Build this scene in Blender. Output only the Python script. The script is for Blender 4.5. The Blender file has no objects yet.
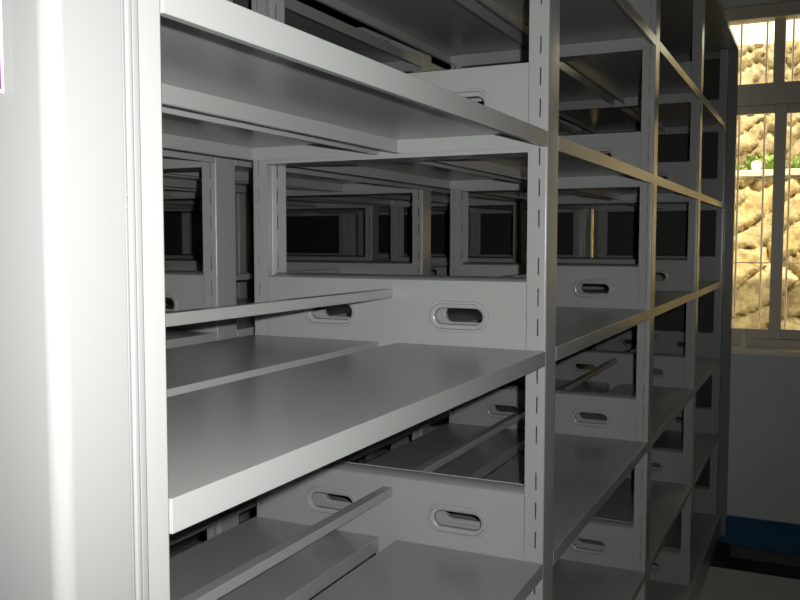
import bpy, bmesh, math, random
from mathutils import Vector, Matrix, noise
random.seed(7)
S = bpy.context.scene
C = S.collection
PI = math.pi

# ------------------------------------------------------------------ helpers
def mat(name, col, rough=0.5, metal=0.0, spec=0.5, noise_scale=None, noise_amt=0.06, bump=0.0, bump_scale=300.0, coat=0.0):
    m = bpy.data.materials.new(name); m.use_nodes = True
    nt = m.node_tree; b = nt.nodes['Principled BSDF']
    b.inputs['Base Color'].default_value = (*col, 1)
    b.inputs['Roughness'].default_value = rough
    b.inputs['Metallic'].default_value = metal
    b.inputs['Specular IOR Level'].default_value = spec
    b.inputs['Coat Weight'].default_value = coat
    b.inputs['Coat Roughness'].default_value = 0.12
    tc = nt.nodes.new('ShaderNodeTexCoord')
    if noise_scale:
        n = nt.nodes.new('ShaderNodeTexNoise'); n.inputs['Scale'].default_value = noise_scale
        n.inputs['Detail'].default_value = 4
        nt.links.new(tc.outputs['Object'], n.inputs['Vector'])
        mx = nt.nodes.new('ShaderNodeMix'); mx.data_type = 'RGBA'
        mx.inputs['A'].default_value = (*[max(0, c*(1-noise_amt)) for c in col], 1)
        mx.inputs['B'].default_value = (*[min(1, c*(1+noise_amt)) for c in col], 1)
        nt.links.new(n.outputs['Fac'], mx.inputs['Factor'])
        nt.links.new(mx.outputs['Result'], b.inputs['Base Color'])
    if bump:
        n2 = nt.nodes.new('ShaderNodeTexNoise'); n2.inputs['Scale'].default_value = bump_scale
        nt.links.new(tc.outputs['Object'], n2.inputs['Vector'])
        bp = nt.nodes.new('ShaderNodeBump'); bp.inputs['Strength'].default_value = bump
        bp.inputs['Distance'].default_value = 0.001
        nt.links.new(n2.outputs['Fac'], bp.inputs['Height'])
        nt.links.new(bp.outputs['Normal'], b.inputs['Normal'])
    return m

STEEL = mat('steel_paint', (.345, .355, .345), .24, spec=.5, noise_scale=3, noise_amt=.03, bump=.05, bump_scale=500)
PANELM = mat('panel_paint', (.225, .23, .225), .22, noise_scale=2, noise_amt=.02, bump=.04, bump_scale=400)
DARK = mat('black_floor_strip', (.012, .012, .012), .7)
RAILM = mat('rail_metal', (.35, .35, .34), .35, metal=.9)
WALLM = mat('wall_paint', (.68, .72, .70), .75, noise_scale=4, noise_amt=.05, bump=.2, bump_scale=120)
WHITEW = mat('ceiling_paint', (.62, .64, .60), .8, noise_scale=3, noise_amt=.05)
BLUE = mat('blue_skirting', (.015, .09, .20), .4, noise_scale=6, noise_amt=.15)
FLOORM = mat('floor_olive', (.16, .15, .10), .35, noise_scale=8, noise_amt=.2)
PLATM = mat('platform_board', (.80, .80, .78), .45, noise_scale=5, noise_amt=.08)
FRAMEM = mat('window_frame_paint', (.62, .58, .50), .4, noise_scale=5, noise_amt=.03)
SILLM = mat('sill_stone', (.92, .84, .68), .3, noise_scale=12, noise_amt=.08)
GRILLE = mat('grille_metal', (.80, .68, .60), .35, metal=.4)
LATCH = mat('latch_metal', (.75, .72, .68), .3, metal=.5)
MAG = mat('magenta_card', (.15, .018, .12), .4)
CARDF = mat('card_frame', (.5, .5, .5), .4)
CONEM = mat('cone_white', (.95, .90, .80), .5, noise_scale=20)
POTM = mat('pot_white', (.9, .9, .88), .4)
DARKBOARD = mat('dark_board', (.03, .028, .025), .6)
LEAF = mat('leaf_green', (.22, .36, .07), .5, noise_scale=15, noise_amt=.4)
EARTH = mat('earth', (.30, .24, .16), .9, noise_scale=5, noise_amt=.3)
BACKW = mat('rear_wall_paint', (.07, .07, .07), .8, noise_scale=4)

def glass():
    m = bpy.data.materials.new('window_glass'); m.use_nodes = True
    nt = m.node_tree; nt.nodes.clear()
    o = nt.nodes.new('ShaderNodeOutputMaterial'); mx = nt.nodes.new('ShaderNodeMixShader')
    t = nt.nodes.new('ShaderNodeBsdfTransparent'); g = nt.nodes.new('ShaderNodeBsdfGlossy')
    t.inputs[0].default_value = (.93, .95, .92, 1); g.inputs['Roughness'].default_value = .02
    f = nt.nodes.new('ShaderNodeFresnel'); f.inputs[0].default_value = 1.3
    nt.links.new(f.outputs[0], mx.inputs[0]); nt.links.new(t.outputs[0], mx.inputs[1])
    nt.links.new(g.outputs[0], mx.inputs[2]); nt.links.new(mx.outputs[0], o.inputs[0])
    return m
GLASS = glass()

def obj(name, bm, m, parent=None, loc=(0, 0, 0), bevel=0, solid=0, smooth=True, soff=-1):
    me = bpy.data.meshes.new(name); bm.to_mesh(me); bm.free()
    me.materials.append(m)
    o = bpy.data.objects.new(name, me); C.objects.link(o)
    o.location = loc
    if parent: o.parent = parent
    if solid:
        md = o.modifiers.new('Solidify', 'SOLIDIFY'); md.thickness = solid; md.offset = soff
    if bevel:
        md = o.modifiers.new('Bevel', 'BEVEL'); md.width = bevel; md.segments = 2
        md.limit_method = 'ANGLE'; md.angle_limit = math.radians(40)
    if smooth:
        for p in me.polygons: p.use_smooth = True
        if not bevel:
            md = o.modifiers.new('EdgeSplit', 'EDGE_SPLIT'); md.split_angle = math.radians(50)
        md = o.modifiers.new('WeightedNormal', 'WEIGHTED_NORMAL'); md.weight = 100
    return o
def dup(o, parent, loc):
    c = o.copy(); C.objects.link(c); c.parent = parent; c.location = loc
    return c
def box(bm, x0, x1, y0, y1, z0, z1):
    v = [bm.verts.new(p) for p in ((x0,y0,z0),(x1,y0,z0),(x1,y1,z0),(x0,y1,z0),(x0,y0,z1),(x1,y0,z1),(x1,y1,z1),(x0,y1,z1))]
    for f in ((3,2,1,0),(4,5,6,7),(0,1,5,4),(1,2,6,5),(2,3,7,6),(3,0,4,7)):
        bm.faces.new([v[i] for i in f])
def boxes(*bs):
    bm = bmesh.new()
    for b in bs: box(bm, *b)
    return bm
def prism(bm, pts, z0, z1):
    a = [bm.verts.new((x, y, z0)) for x, y in pts]; b = [bm.verts.new((x, y, z1)) for x, y in pts]
    n = len(pts)
    for i in range(n): bm.faces.new((a[i], a[(i+1) % n], b[(i+1) % n], b[i]))
    bm.faces.new(a[::-1]); bm.faces.new(b)
def lathe(bm, prof, n=20, c=(0, 0, 0)):
    rings = []
    for r, z in prof:
        rings.append([bm.verts.new((c[0]+r*math.cos(2*PI*k/n), c[1]+r*math.sin(2*PI*k/n), c[2]+z)) for k in range(n)])
    for a, b in zip(rings, rings[1:]):
        for k in range(n): bm.faces.new((a[k], a[(k+1) % n], b[(k+1) % n], b[k]))
    bm.faces.new(rings[0][::-1]); bm.faces.new(rings[-1])
def struct(name, bm, m, **k):
    o = obj(name, bm, m, **k); o['kind'] = 'structure'; return o
def tag(o, label, cat, group=None):
    o['label'] = label; o['category'] = cat
    if group: o['group'] = group
    return o
def empty(name, loc):
    o = bpy.data.objects.new(name, None); C.objects.link(o); o.location = loc
    o.empty_display_size = .1; return o

# ------------------------------------------------------------------ dimensions (metres, room floor z = 0)
CZ = 1.37
PLAT = .065
XS = [.372, 1.283, 2.195, 3.075, 3.945]      # left faces of the five frames
W = .060                                      # upright width
D = .537                                      # double sided depth
Y0 = .3726
LV = [CZ-.166+.332*k for k in (2, 1, 0, -1, -2)] + [CZ-1.186]
TOP = CZ+.815
HD = .252
FL = .031
PITCH = .6174

# ------------------------------------------------------------------ rack part meshes
def post_bm(front=True):
    s = 1 if front else -1
    sec = [(0,FL),(0,.0139),(0,.0118),(0,.003),(.0009,.0009),(.003,0),(W-.003,0),(W-.0009,.0009),(W,.003),(W,.0118),(W,.0139),(W,FL)]
    slots = []
    k = LV[2]-.332/2*9
    z = LV[2]
    for g in range(-8, 9):
        for j in range(3):
            t = LV[2] + g*.166 - .0245 - j*.0465
            slots.append((t-.0265, t))
    slots = sorted(a for a in slots if a[0] > PLAT+.1 and a[1] < TOP-.02)
    zs = [PLAT+.085]
    for a, b in slots: zs += [a, b]
    zs.append(TOP-.004)
    bm = bmesh.new()
    rows = [[bm.verts.new((x, s*y, zz)) for x, y in sec] for zz in zs]
    for r in range(len(rows)-1):
        for c in range(len(sec)-1):
            if r % 2 == 1 and c in (1, 9): continue
            q = (rows[r][c], rows[r][c+1], rows[r+1][c+1], rows[r+1][c])
            bm.faces.new(q if s == 1 else q[::-1])
    for v in [v for v in bm.verts if not v.link_faces]: bm.verts.remove(v)
    return bm

def stadium(cy, cz, hl, r, n=8):
    pts = []
    for k in range(n+1):
        a = -PI/2 + PI*k/n; pts.append((cy+hl+r*math.cos(a), cz+r*math.sin(a)))
    for k in range(n+1):
        a = PI/2 + PI*k/n; pts.append((cy-hl+r*math.cos(a), cz+r*math.sin(a)))
    return pts
def plate_bm():
    """one pressed side plate with both faces, two oval hand holes and a folded top edge; z = 0 at the shelf top"""
    bm = bmesh.new()
    zb, zt = -.030, .104
    for x, sg in ((0.0, 1), (W, -1)):
        def loop(pts, dx): return [bm.verts.new((x+sg*dx, y, z)) for y, z in pts]
        outer = loop([(FL-.0005, zb), (D-FL+.0005, zb), (D-FL+.0005, zt), (FL-.0005, zt)], 0)
        edges = [bm.edges.new((outer[i], outer[(i+1) % 4])) for i in range(4)]
        new = []
        for cy in (.1445, D-.1575):
            L = [loop(stadium(cy, .047, .028, r), dx) for r, dx in ((.0252, 0), (.0244, -.0022), (.0208, -.0026), (.0194, .0012), (.0160, .0014), (.0135, .003), (.0128, .010))]
            n = len(L[0])
            edges += [bm.edges.new((L[0][i], L[0][(i+1) % n])) for i in range(n)]
            for a, b in zip(L, L[1:]):
                for i in range(n): new.append(bm.faces.new((a[i], a[(i+1) % n], b[(i+1) % n], b[i])))
        bmesh.ops.triangle_fill(bm, edges=edges, use_beauty=True)
    # folded top edge joining both faces
    sec = [(.009, zt-.020), (.009, zt-.0015), (.013, zt+.0015), (W/2, zt+.007), (W-.013, zt+.0015), (W-.009, zt-.0015), (W-.009, zt-.020)]
    a = [bm.verts.new((x, FL, z)) for x, z in sec]; b = [bm.verts.new((x, D-FL, z)) for x, z in sec]
    for i in range(len(sec)): bm.faces.new((a[i], a[(i+1) % len(sec)], b[(i+1) % len(sec)], b[i]))
    bm.faces.new(a[::-1]); bm.faces.new(b)
    box(bm, .0005, W-.0005, FL, D-FL, zb, zb+.001)
    bmesh.ops.recalc_face_normals(bm, faces=bm.faces)
    return bm

def shelf_bm(L, depth, h=.0235, ret=.008):
    bm = bmesh.new(); t = .0012
    box(bm, 0, L, 0, depth, -t, 0)
    box(bm, 0, L, 0, t, -h, -t*.5); box(bm, 0, L, depth-t, depth, -h, -t*.5)
    box(bm, 0, t, t, depth-t, -h, -t*.5); box(bm, L-t, L, t, depth-t, -h, -t*.5)
    box(bm, t, L-t, t*.5, ret, -h, -h+t); box(bm, t, L-t, depth-ret, depth-t*.5, -h, -h+t)
    return bm
def stop_bm(L):
    bm = bmesh.new()
    box(bm, 0, L, -.009, .009, .0, .0145)
    return bm

proto = {}
def make_rack(yoff, label, index):
    root = empty('mobile_shelving_rack', (XS[0], Y0+yoff, PLAT))
    tag(root, label, 'shelving rack')
    ox, oz = -XS[0], -PLAT
    def put(key, name, maker, m, loc, **kw):
        if key in proto: return dup(proto[key], root, loc)
        o = obj(name, maker(), m, root, loc, **kw); proto[key] = o
        return o
    for i, x in enumerate(XS):
        put('pf', 'upright_post', lambda: post_bm(True), STEEL, (x+ox, 0, oz), solid=.0014)
        put('pb', 'upright_post', lambda: post_bm(False), STEEL, (x+ox, D, oz), solid=.0014)
        for z in LV:
            put('pl', 'side_plate', plate_bm, STEEL, (x+ox, 0, z+oz))
    for i in range(4):
        L = XS[i+1]-XS[i]-W-.002
        for z in LV:
            loc = (XS[i]+W+.001+ox, 0, z+oz)
            put(('sh', i), 'shelf', lambda: shelf_bm(L, HD), STEEL, loc, bevel=.0008)
            put(('sh', i), 'shelf', lambda: shelf_bm(L, HD), STEEL, (loc[0], D-HD, loc[2]))
            put(('st', i), 'back_stop', lambda: stop_bm(L), STEEL, (loc[0], D/2, z+.074+oz), bevel=.001)
    # rolling base, wheels
    x0, x1 = XS[0]+ox, XS[-1]+W+ox
    zb1 = LV[-1]-.024-PLAT
    put('base', 'base_frame', lambda: boxes((x0, x1, -.014, .004, .012, zb1+.019), (x0, x1, D-.004, D+.014, .012, zb1+.019),
        (x0, x1, .004, D-.004, .040, zb1)), STEEL, (0, 0, 0), bevel=.0015)
    for k in range(4):
        for y in (.08, D-.08):
            def wb():
                bm = bmesh.new(); lathe(bm, [(.034, -.012), (.036, -.010), (.036, .010), (.034, .012)], 20)
                bmesh.ops.rotate(bm, verts=bm.verts, matrix=Matrix.Rotation(PI/2, 3, 'Y')); return bm
            put('wheel', 'wheel', wb, RAILM, (.25+.86*k, y, .0375))
    # top cover
    zt = TOP-PLAT
    def cover():
        bm = boxes((x0, x1+.03, -.034, D+.034, zt, zt+.004), (x0, x1+.03, -.034, -.031, zt, zt+.022),
                   (x0, x1+.03, D+.031, D+.034, zt, zt+.022))
        return bm
    put('cover', 'top_cover', cover, STEEL, (0, 0, 0), bevel=.001)
    # end panels, rounded corners
    def panel(xa, xb, left):
        def f():
            r = .009; pts = []
            ya, yb = -.0346, D+.0346
            def arc(cx, cy, a0):
                for k in range(7):
                    a = a0+PI/2*k/6; pts.append((cx+r*math.cos(a), cy+r*math.sin(a)))
            if left:
                arc(xa+r, ya+r, PI); pts.append((xb, ya)); pts.append((xb, yb)); arc(xa+r, yb-r, PI/2)
            else:
                pts.append((xa, ya)); arc(xb-r, ya+r, -PI/2); arc(xb-r, yb-r, 0); pts.append((xa, yb))
            bm = bmesh.new(); prism(bm, pts, .010, zt-.0 if left else zt-.0005); return bm
        return f
    put('pL', 'end_panel', panel(.311+ox, .3600+ox, True), PANELM, (0, 0, 0), bevel=.001)
    put('pR', 'end_panel', panel(x1+.001, x1+.052, False), PANELM, (0, 0, 0), bevel=.001)
    put('added_board', 'added_dark_board', lambda: boxes((x1+.0002, x1+.0009, .004, D-.004, .03, zt-.03)), DARKBOARD, (0, 0, 0))  # dark board added at the far end so its frame openings look dark
    def trim():
        bm = bmesh.new(); h = zt-.002
        for s, f0 in ((1, 0), (-1, D)):
            for xa, xb, dy in ((.3601, .3640, -.0330), (.3640, .3690, -.0338), (.3690, .3755, -.0325), (.3755, .3810, -.0245), (.381, .384, -.010)):
                ya, yb = sorted((f0+s*dy, f0-s*.0008))
                box(bm, xa+ox, xb+ox, ya, yb, .010, h)
        return bm
    put('trim', 'edge_trim', trim, PANELM, (0, 0, 0), bevel=.0022)
    return root

R1 = make_rack(0, 'nearest light grey steel shelving rack, its white end panel filling the left edge', 0)
make_rack(PITCH, 'grey steel shelving rack standing directly behind the nearest rack', 1)
make_rack(2*PITCH, 'dim grey shelving rack third in depth, seen through the two racks before it', 2)
make_rack(3*PITCH, 'darkest shelving rack, furthest back, against the rear wall', 3)
# card holder on the near end panel (only its edge enters the picture)
ox = -XS[0]
cf = obj('card_frame', boxes((.3080+ox, .3091+ox, -.0052, .1035, CZ+.0735-PLAT, CZ+.305-PLAT)), CARDF, R1, bevel=.0008)
cf['label'] = 'white frame of the index card holder'
cd = obj('index_card', boxes((.3076+ox, .3081+ox, -.0041, .1015, CZ+.0755-PLAT, CZ+.301-PLAT)), MAG, cf)
cd['label'] = 'magenta index card'
R1_screw = None

# ------------------------------------------------------------------ room
RX0, RX1, RY0, RY1, RH = -2.2, 4.14, -1.75, 3.45, 2.95
struct('floor', boxes((RX0, RX1, RY0, RY1, -.1, 0)), FLOORM, smooth=False)
# raised boards the racks run on: the aisle part stops short of the window wall
bm = boxes((RX0+.3, 3.635, RY0+.01, Y0-.06, 0, PLAT), (RX0+.3, 3.635, Y0-.06, RY1-.02, 0, PLAT-.0005))
struct('floor_platform', bm, PLATM, bevel=.002)
struct('trim_1', boxes((3.74, 3.955, RY0+.01, Y0-.0605, 0, .004), (3.72, 3.955, Y0-.0605, RY1-.02, 0, PLAT)), DARK)  # near-black strip between platform end and window wall, taller under the racks
for k in range(4):
    x = XS[0]+.25+.86*k
    struct('trim_%d' % (k+3), boxes((x-.02, x+.02, RY0+.05, RY1-.05, PLAT-.01, PLAT+.0012)), RAILM)
struct('wall_left', boxes((RX0-.15, RX0, RY0-.15, RY1+.15, -.1, RH)), WALLM, smooth=False)
struct('wall_front', boxes((RX0, RX1, RY0-.15, RY0, -.1, RH)), WALLM, smooth=False)
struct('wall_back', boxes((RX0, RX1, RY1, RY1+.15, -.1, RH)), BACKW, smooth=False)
struct('ceiling', boxes((RX0-.15, RX1+.24, RY0-.15, RY1+.15, RH, RH+.15)), WHITEW, smooth=False)
WY0, WY1 = -.45, 1.65
WZ0, WZ1 = CZ-.475, CZ+1.027
struct('wall_right', boxes((RX1, RX1+.24, RY0-.15, WY0, -.1, RH), (RX1, RX1+.24, WY1, RY1+.15, -.1, RH),
       (RX1, RX1+.24, WY0, WY1, -.1, WZ0), (RX1, RX1+.24, WY0, WY1, WZ1, RH)), WALLM, smooth=False)
struct('baseboard_right', boxes((RX1-.012, RX1-.0005, RY0+.01, RY1-.01, 0, .085), (RX1-.016, RX1-.0005, RY0+.01, RY1-.01, .085, .133)), BLUE, bevel=.003)
struct('trim_2', boxes((RX1-.035, RX1-.0005, WY0-.06, WY1+.06, CZ+.962, CZ+1.016), (RX1-.05, RX1-.0005, WY0-.07, WY1+.07, CZ+1.016, CZ+1.024)), FRAMEM, bevel=.002)
# window: outer frame, transom, sashes, panes, sill
win = empty('window_1', (4.205, 0, WZ0)); win['kind'] = 'structure'
def wpart(name, bm, m, **k):
    bmesh.ops.translate(bm, verts=bm.verts, vec=(-4.205, 0, -WZ0))
    return obj(name, bm, m, win, **k)
fx0, fx1 = 4.205, 4.285
tz0, tz1 = CZ+.585, CZ+.700        # transom
s = 4.205/4.14
bm = boxes((fx0, fx1, WY0, WY0+.05, WZ0, WZ1), (fx0, fx1, WY1-.05, WY1, WZ0, WZ1),
           (fx0, fx1, WY0+.05, WY1-.05, WZ1-.045, WZ1), (fx0, fx1, WY0+.05, WY1-.05, WZ0, WZ0+.042),
           (fx0-.008, fx1, WY0+.05, WY1-.05, tz0+.02, tz1))
for y in (.139*s+.022, .139*s+.62*2):
    box(bm, fx0+.01, fx1-.005, y, y+.046, tz1, WZ1-.045)
wpart('window_frame', bm, FRAMEM, bevel=.003)
mull = [WY0+.05, .139*s+.008, .139*s+.62, .139*s+1.24, WY1-.05]
# sliding sashes, alternately in front and behind
for i in range(4):
    ya, yb = mull[i], mull[i+1]+.048 if i < 3 else mull[i+1]
    front = i % 2 == 1
    xa = fx0+.006 if front else fx0+.036
    xb = xa+.026
    zlo, zhi = WZ0+.042, tz0+.02
    bw = .048
    b = boxes((xa, xb, ya, ya+bw, zlo, zhi), (xa, xb, yb-bw, yb, zlo, zhi), (xa, xb, ya+bw, yb-bw, zlo, zlo+.042), (xa, xb, ya+bw, yb-bw, zhi-.035, zhi))
    wpart('window_sash', b, FRAMEM, bevel=.002)
    wpart('window_pane', boxes((xa+.010, xa+.014, ya+bw-.004, yb-bw+.004, zlo+.038, zhi-.031)), GLASS)
mt = [WY0+.05, .139*s+.022, .139*s+1.24, WY1-.05]
for i in range(3):
    wpart('window_pane', boxes((fx0+.030, fx0+.034, mt[i], mt[i+1], tz1-.002, WZ1-.043)), GLASS)
wpart('window_sill', boxes((RX1-.055, 4.206, WY0-.05, WY1+.05, WZ0-.020, WZ0+.006)), SILLM, bevel=.003)

# small pale cone on the sill
bm = bmesh.new(); lathe(bm, [(.021, 0), (.021, .004), (.015, .022), (.0085, .060), (.005, .078), (.0015, .081)], 20)
tag(obj('cone_stopper', bm, CONEM, loc=(4.165, .298, WZ0+.0062)), 'small pale cone-shaped object standing on the window sill beside the rack', 'ornament')

# ------------------------------------------------------------------ security grille outside the glass
def tube(bm, p, q, r, n=8):
    d = Vector(q)-Vector(p); L = d.length
    m = Matrix.Translation((Vector(p)+Vector(q))/2) @ d.to_track_quat('Z', 'Y').to_matrix().to_4x4()
    bmesh.ops.create_cone(bm, cap_ends=True, segments=n, radius1=r, radius2=r, depth=L, matrix=m)
gr = empty('security_grille', (4.36, 0, WZ0)); tag(gr, 'thin metal security bars fixed outside the window panes', 'window grille')
sg = 4.36/4.14
y = .1137*sg + .016 - .1041*sg*12
while y < WY1-.02:
    if y > WY0+.02:
        bm = bmesh.new(); tube(bm, (0, y, .002), (0, y, WZ1-WZ0-.002), .0048); obj('upright_bar', bm, GRILLE, gr)
    y += .1041*sg
obj('grille_latch', boxes((-.012, -.003, .2179*sg+.010, .2179*sg+.020, CZ-.045-WZ0, CZ-.012-WZ0)), LATCH, gr)
for z in (-.092, .2817, .655, -.43):
    zz = CZ+z*1.04-WZ0
    bm = boxes((-.004, .004, WY0+.003, WY1-.003, zz-.003, zz+.003)); obj('cross_bar', bm, GRILLE, gr)

# ------------------------------------------------------------------ outside: two-tier stone retaining wall
def stone_mat(name):
    m = bpy.data.materials.new(name); m.use_nodes = True
    nt = m.node_tree; b = nt.nodes['Principled BSDF']; b.inputs['Roughness'].default_value = .85
    a = nt.nodes.new('ShaderNodeAttribute'); a.attribute_name = 'stone'
    tc = nt.nodes.new('ShaderNodeTexCoord'); n = nt.nodes.new('ShaderNodeTexNoise'); n.inputs['Scale'].default_value = 9
    n.inputs['Detail'].default_value = 8
    nt.links.new(tc.outputs['Object'], n.inputs['Vector'])
    n2 = nt.nodes.new('ShaderNodeTexNoise'); n2.inputs['Scale'].default_value = 22; n2.inputs['Detail'].default_value = 6
    nt.links.new(tc.outputs['Object'], n2.inputs['Vector'])
    cr = nt.nodes.new('ShaderNodeValToRGB'); e = cr.color_ramp.elements
    e[0].position = .38; e[0].color = (.28, .17, .06, 1); e[1].position = .60; e[1].color = (.92, .74, .42, 1)
    nt.links.new(n2.outputs['Fac'], cr.inputs['Fac'])
    m0 = nt.nodes.new('ShaderNodeMix'); m0.data_type = 'RGBA'; m0.inputs['Factor'].default_value = .42
    nt.links.new(a.outputs['Color'], m0.inputs['A']); nt.links.new(cr.outputs['Color'], m0.inputs['B'])
    mx = nt.nodes.new('ShaderNodeMix'); mx.data_type = 'RGBA'; mx.blend_type = 'OVERLAY'; mx.inputs['Factor'].default_value = .5
    nt.links.new(m0.outputs['Result'], mx.inputs['A']); nt.links.new(n.outputs['Fac'], mx.inputs['B'])
    nt.links.new(mx.outputs['Result'], b.inputs['Base Color'])
    bp = nt.nodes.new('ShaderNodeBump'); bp.inputs['Strength'].default_value = .8; bp.inputs['Distance'].default_value = .04
    nt.links.new(n.outputs['Fac'], bp.inputs['Height']); nt.links.new(bp.outputs['Normal'], b.inputs['Normal'])
    return m
STONE = stone_mat('stone_masonry')
PAL = [(.62, .46, .22), (.66, .50, .27), (.55, .40, .20), (.70, .58, .36), (.52, .42, .27), (.60, .47, .30)]
def stone_wall(name, x, y0, y1, z0, z1, size, seed, depth, tint=1.0, grey=0.0):
    rnd = random.Random(seed)
    ang = math.radians(32); ca, sa = math.cos(ang), math.sin(ang)
    def warp(y, z):
        u, v = (y*ca + z*sa)/(size*1.9), (-y*sa + z*ca)/(size*.72)
        return u+.35*noise.noise((y*3, z*3, seed)), v+.35*noise.noise((y*3, z*3, seed+9))
    cells = {}
    def cell(i, j):
        if (i, j) not in cells:
            cells[(i, j)] = (i+rnd.random()*.9, j+rnd.random()*.9, rnd.randrange(len(PAL)), rnd.random())
        return cells[(i, j)]
    step = .02
    ny, nz = int((y1-y0)/step), int((z1-z0)/step)
    bm = bmesh.new(); col = bm.verts.layers.float_color.new('stone')
    grid = []
    for b in range(nz+1):
        row = []
        for a in range(ny+1):
            yy, zz = y0+(y1-y0)*a/ny, z0+(z1-z0)*b/nz
            u, v = warp(-yy, zz); iu, iv = math.floor(u), math.floor(v)
            best = sorted(((math.hypot(u-c[0], v-c[1]), c) for di in (-1, 0, 1) for dj in (-1, 0, 1) for c in (cell(iu+di, iv+dj),)), key=lambda t: t[0])
            e = best[1][0]-best[0][0]; c = best[0][1]
            k = min(1, e/.16)
            h = .045*(k**.6) + .02*c[3]*k + .008*noise.noise((yy*12, zz*12, seed))
            vt = bm.verts.new((x-h, yy, zz))
            base = PAL[c[2]]; mort = (.36, .27, .14)
            g_ = sum(base)/3; base = [q*(1-grey)+g_*grey for q in base]
            t = min(1, max(0, (e-.03)/.07))
            vt[col] = (*[(mort[q]*(1-t)+base[q]*t*(.6+.7*c[3]))*tint for q in range(3)], 1)
            row.append(vt)
        grid.append(row)
    for b in range(nz):
        for a in range(ny):
            bm.faces.new((grid[b][a], grid[b][a+1], grid[b+1][a+1], grid[b+1][a]))
    # give it its depth: top, bottom, sides and back
    def capface(vs, flip=False):
        f = [bm.verts.new((x+depth, v.co.y, v.co.z)) for v in vs]
        for v in f: v[col] = (.55, .48, .36, 1)
        for i in range(len(vs)-1):
            q = (vs[i], vs[i+1], f[i+1], f[i]); bm.faces.new(q[::-1] if flip else q)
        return f
    capface(grid[-1]); capface(grid[0], True); capface([r[0] for r in grid]); capface([r[-1] for r in grid], True)
    bmesh.ops.recalc_face_normals(bm, faces=bm.faces)
    o = obj(name, bm, STONE)
    md = o.modifiers['EdgeSplit']; md.split_angle = math.radians(60)
    return o
GZ = -.35
struct('ground', boxes((4.38, 12, -6, 8, GZ-.1, GZ)), EARTH, smooth=False)
LX, UX = 5.62, 6.35
tag(stone_wall('stone_wall', LX, -1.6, 2.6, GZ, CZ+.385, .20, 3, .12, .9), 'yellow stone retaining wall outside, lower tier below the planted ledge', 'stone wall')
tag(stone_wall('stone_wall', UX, -2.0, 3.0, CZ-.1, CZ+1.31, .15, 8, .25, .62, .5), 'greyer upper tier of stone wall above the planted ledge, open sky over it', 'stone wall')
tag(obj('ledge_earth', boxes((LX+.131, UX-.09, -1.6, 2.6, GZ, CZ+.373)), EARTH), 'earth filled planting ledge on top of the lower stone wall', 'planting bed')
tag(obj('coping_slab', boxes((LX-.07, LX+.13, -1.6, 2.6, CZ+.386, CZ+.425)), SILLM, bevel=.006), 'pale coping slab along the top of the lower stone wall', 'coping')

def plant(y, x, h, n, label, seed):
    rnd = random.Random(seed); bm = bmesh.new()
    root = Vector((0, 0, 0))
    for k in range(n):
        a = rnd.random()*2*PI; el = rnd.uniform(.95, 1.5); L = h*rnd.uniform(.5, 1)
        d = Vector((math.cos(a)*math.cos(el), math.sin(a)*math.cos(el), math.sin(el)))
        s_ = d.cross(Vector((0, 0, 1))).normalized()
        base = d*L*rnd.uniform(.25, .9); ll = rnd.uniform(.03, .06)
        tip = base + (d+Vector((rnd.uniform(-.5, .5), rnd.uniform(-.5, .5), -.3))).normalized()*ll
        mid = (base+tip)/2 + Vector((0, 0, .008))
        wv = s_*ll*.28
        v = [bm.verts.new(p) for p in (base, mid+wv, tip, mid-wv)]
        bm.faces.new(v)
        st = bm.verts.new(root); st2 = bm.verts.new(root+Vector((.002, .002, 0))); bm.faces.new((st, st2, v[0]))
    o = obj('leafy_plant', bm, LEAF, loc=(x, y, CZ+.374), smooth=False)
    tag(o, label, 'plant', 'plants on the stone ledge')
pl = [(.49, .16, 60, 'low green plant on the ledge next to the dark rack edge'),
      (.405, .19, 110, 'green leafy plant on the ledge left of the small white pot'),
      (.285, .22, 110, 'tall green plant on the ledge just right of the small white pot'),
      (.15, .18, 80, 'green plant on the ledge just right of the tall window mullion'),
      (.04, .22, 110, 'bushy green plant on the ledge at the right edge of the picture')]
for k, (y, h, n, lb) in enumerate(pl): plant(y, LX+.24+.13*(k % 2), h*.92, int(n*.9), lb, 20+k)
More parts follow.
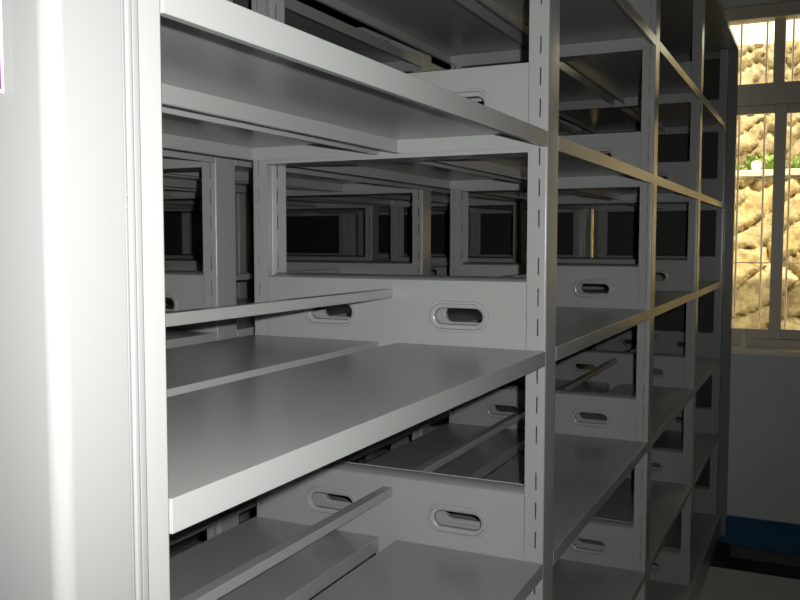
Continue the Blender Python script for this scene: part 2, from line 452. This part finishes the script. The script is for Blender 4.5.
bm = bmesh.new(); lathe(bm, [(.018, 0), (.026, .02), (.031, .04), (.027, .056), (.015, .064)], 18)
tag(obj('flower_pot', bm, POTM, loc=(LX+.08, .362, CZ+.4255)), 'small bright white round pot on the ledge among the green plants', 'pot')

# ------------------------------------------------------------------ camera
yaw, pit, rol, f = 0.44960, 0.06682, 0.00078, 869.0
fw = Vector((math.cos(yaw)*math.cos(pit), math.sin(yaw)*math.cos(pit), -math.sin(pit)))
r = Vector((math.sin(yaw), -math.cos(yaw), 0)); u = r.cross(fw)
r2 = math.cos(rol)*r+math.sin(rol)*u; u2 = -math.sin(rol)*r+math.cos(rol)*u
cam = bpy.data.cameras.new('camera'); co = bpy.data.objects.new('camera', cam); C.objects.link(co)
M = Matrix((r2, u2, -fw)).transposed().to_4x4(); M.translation = Vector((0, 0, CZ))
co.matrix_world = M
cam.sensor_width = 36; cam.lens = f*36/800; cam.clip_start = .02
S.camera = co

# ------------------------------------------------------------------ light
# the camera's built-in flash, up and right of the lens
fl = bpy.data.lights.new('camera_flash', 'SPOT'); fl.spot_size = math.radians(94); fl.spot_blend = 1; fl.energy = 58.0; fl.shadow_soft_size = .006; fl.color = (1.0, .995, .97)
fo = bpy.data.objects.new('camera_flash', fl); C.objects.link(fo)
fo.location = Vector((0, 0, CZ)) + r2*.032 + u2*.027
fo.rotation_euler = (fw + u2*.03 - r2*.10).to_track_quat('-Z', 'Y').to_euler()
# sun on the stone wall outside
sn = bpy.data.lights.new('sun', 'SUN'); sn.energy = 6.5; sn.angle = .01; sn.color = (1, .86, .60)
so = bpy.data.objects.new('sun', sn); C.objects.link(so)
so.rotation_euler = Vector((.50, .28, -.82)).to_track_quat('-Z', 'Y').to_euler(); so.location = (2, 0, 6)
w = bpy.data.worlds.new('world'); S.world = w; w.use_nodes = True
bg = w.node_tree.nodes['Background']; bg.inputs[0].default_value = (1.0, .90, .68, 1); bg.inputs[1].default_value = 2.7

S.view_settings.view_transform = 'Standard'; S.view_settings.look = 'None'
S.view_settings.gamma = 1; S.view_settings.use_curve_mapping = False
S.view_settings.exposure = 0
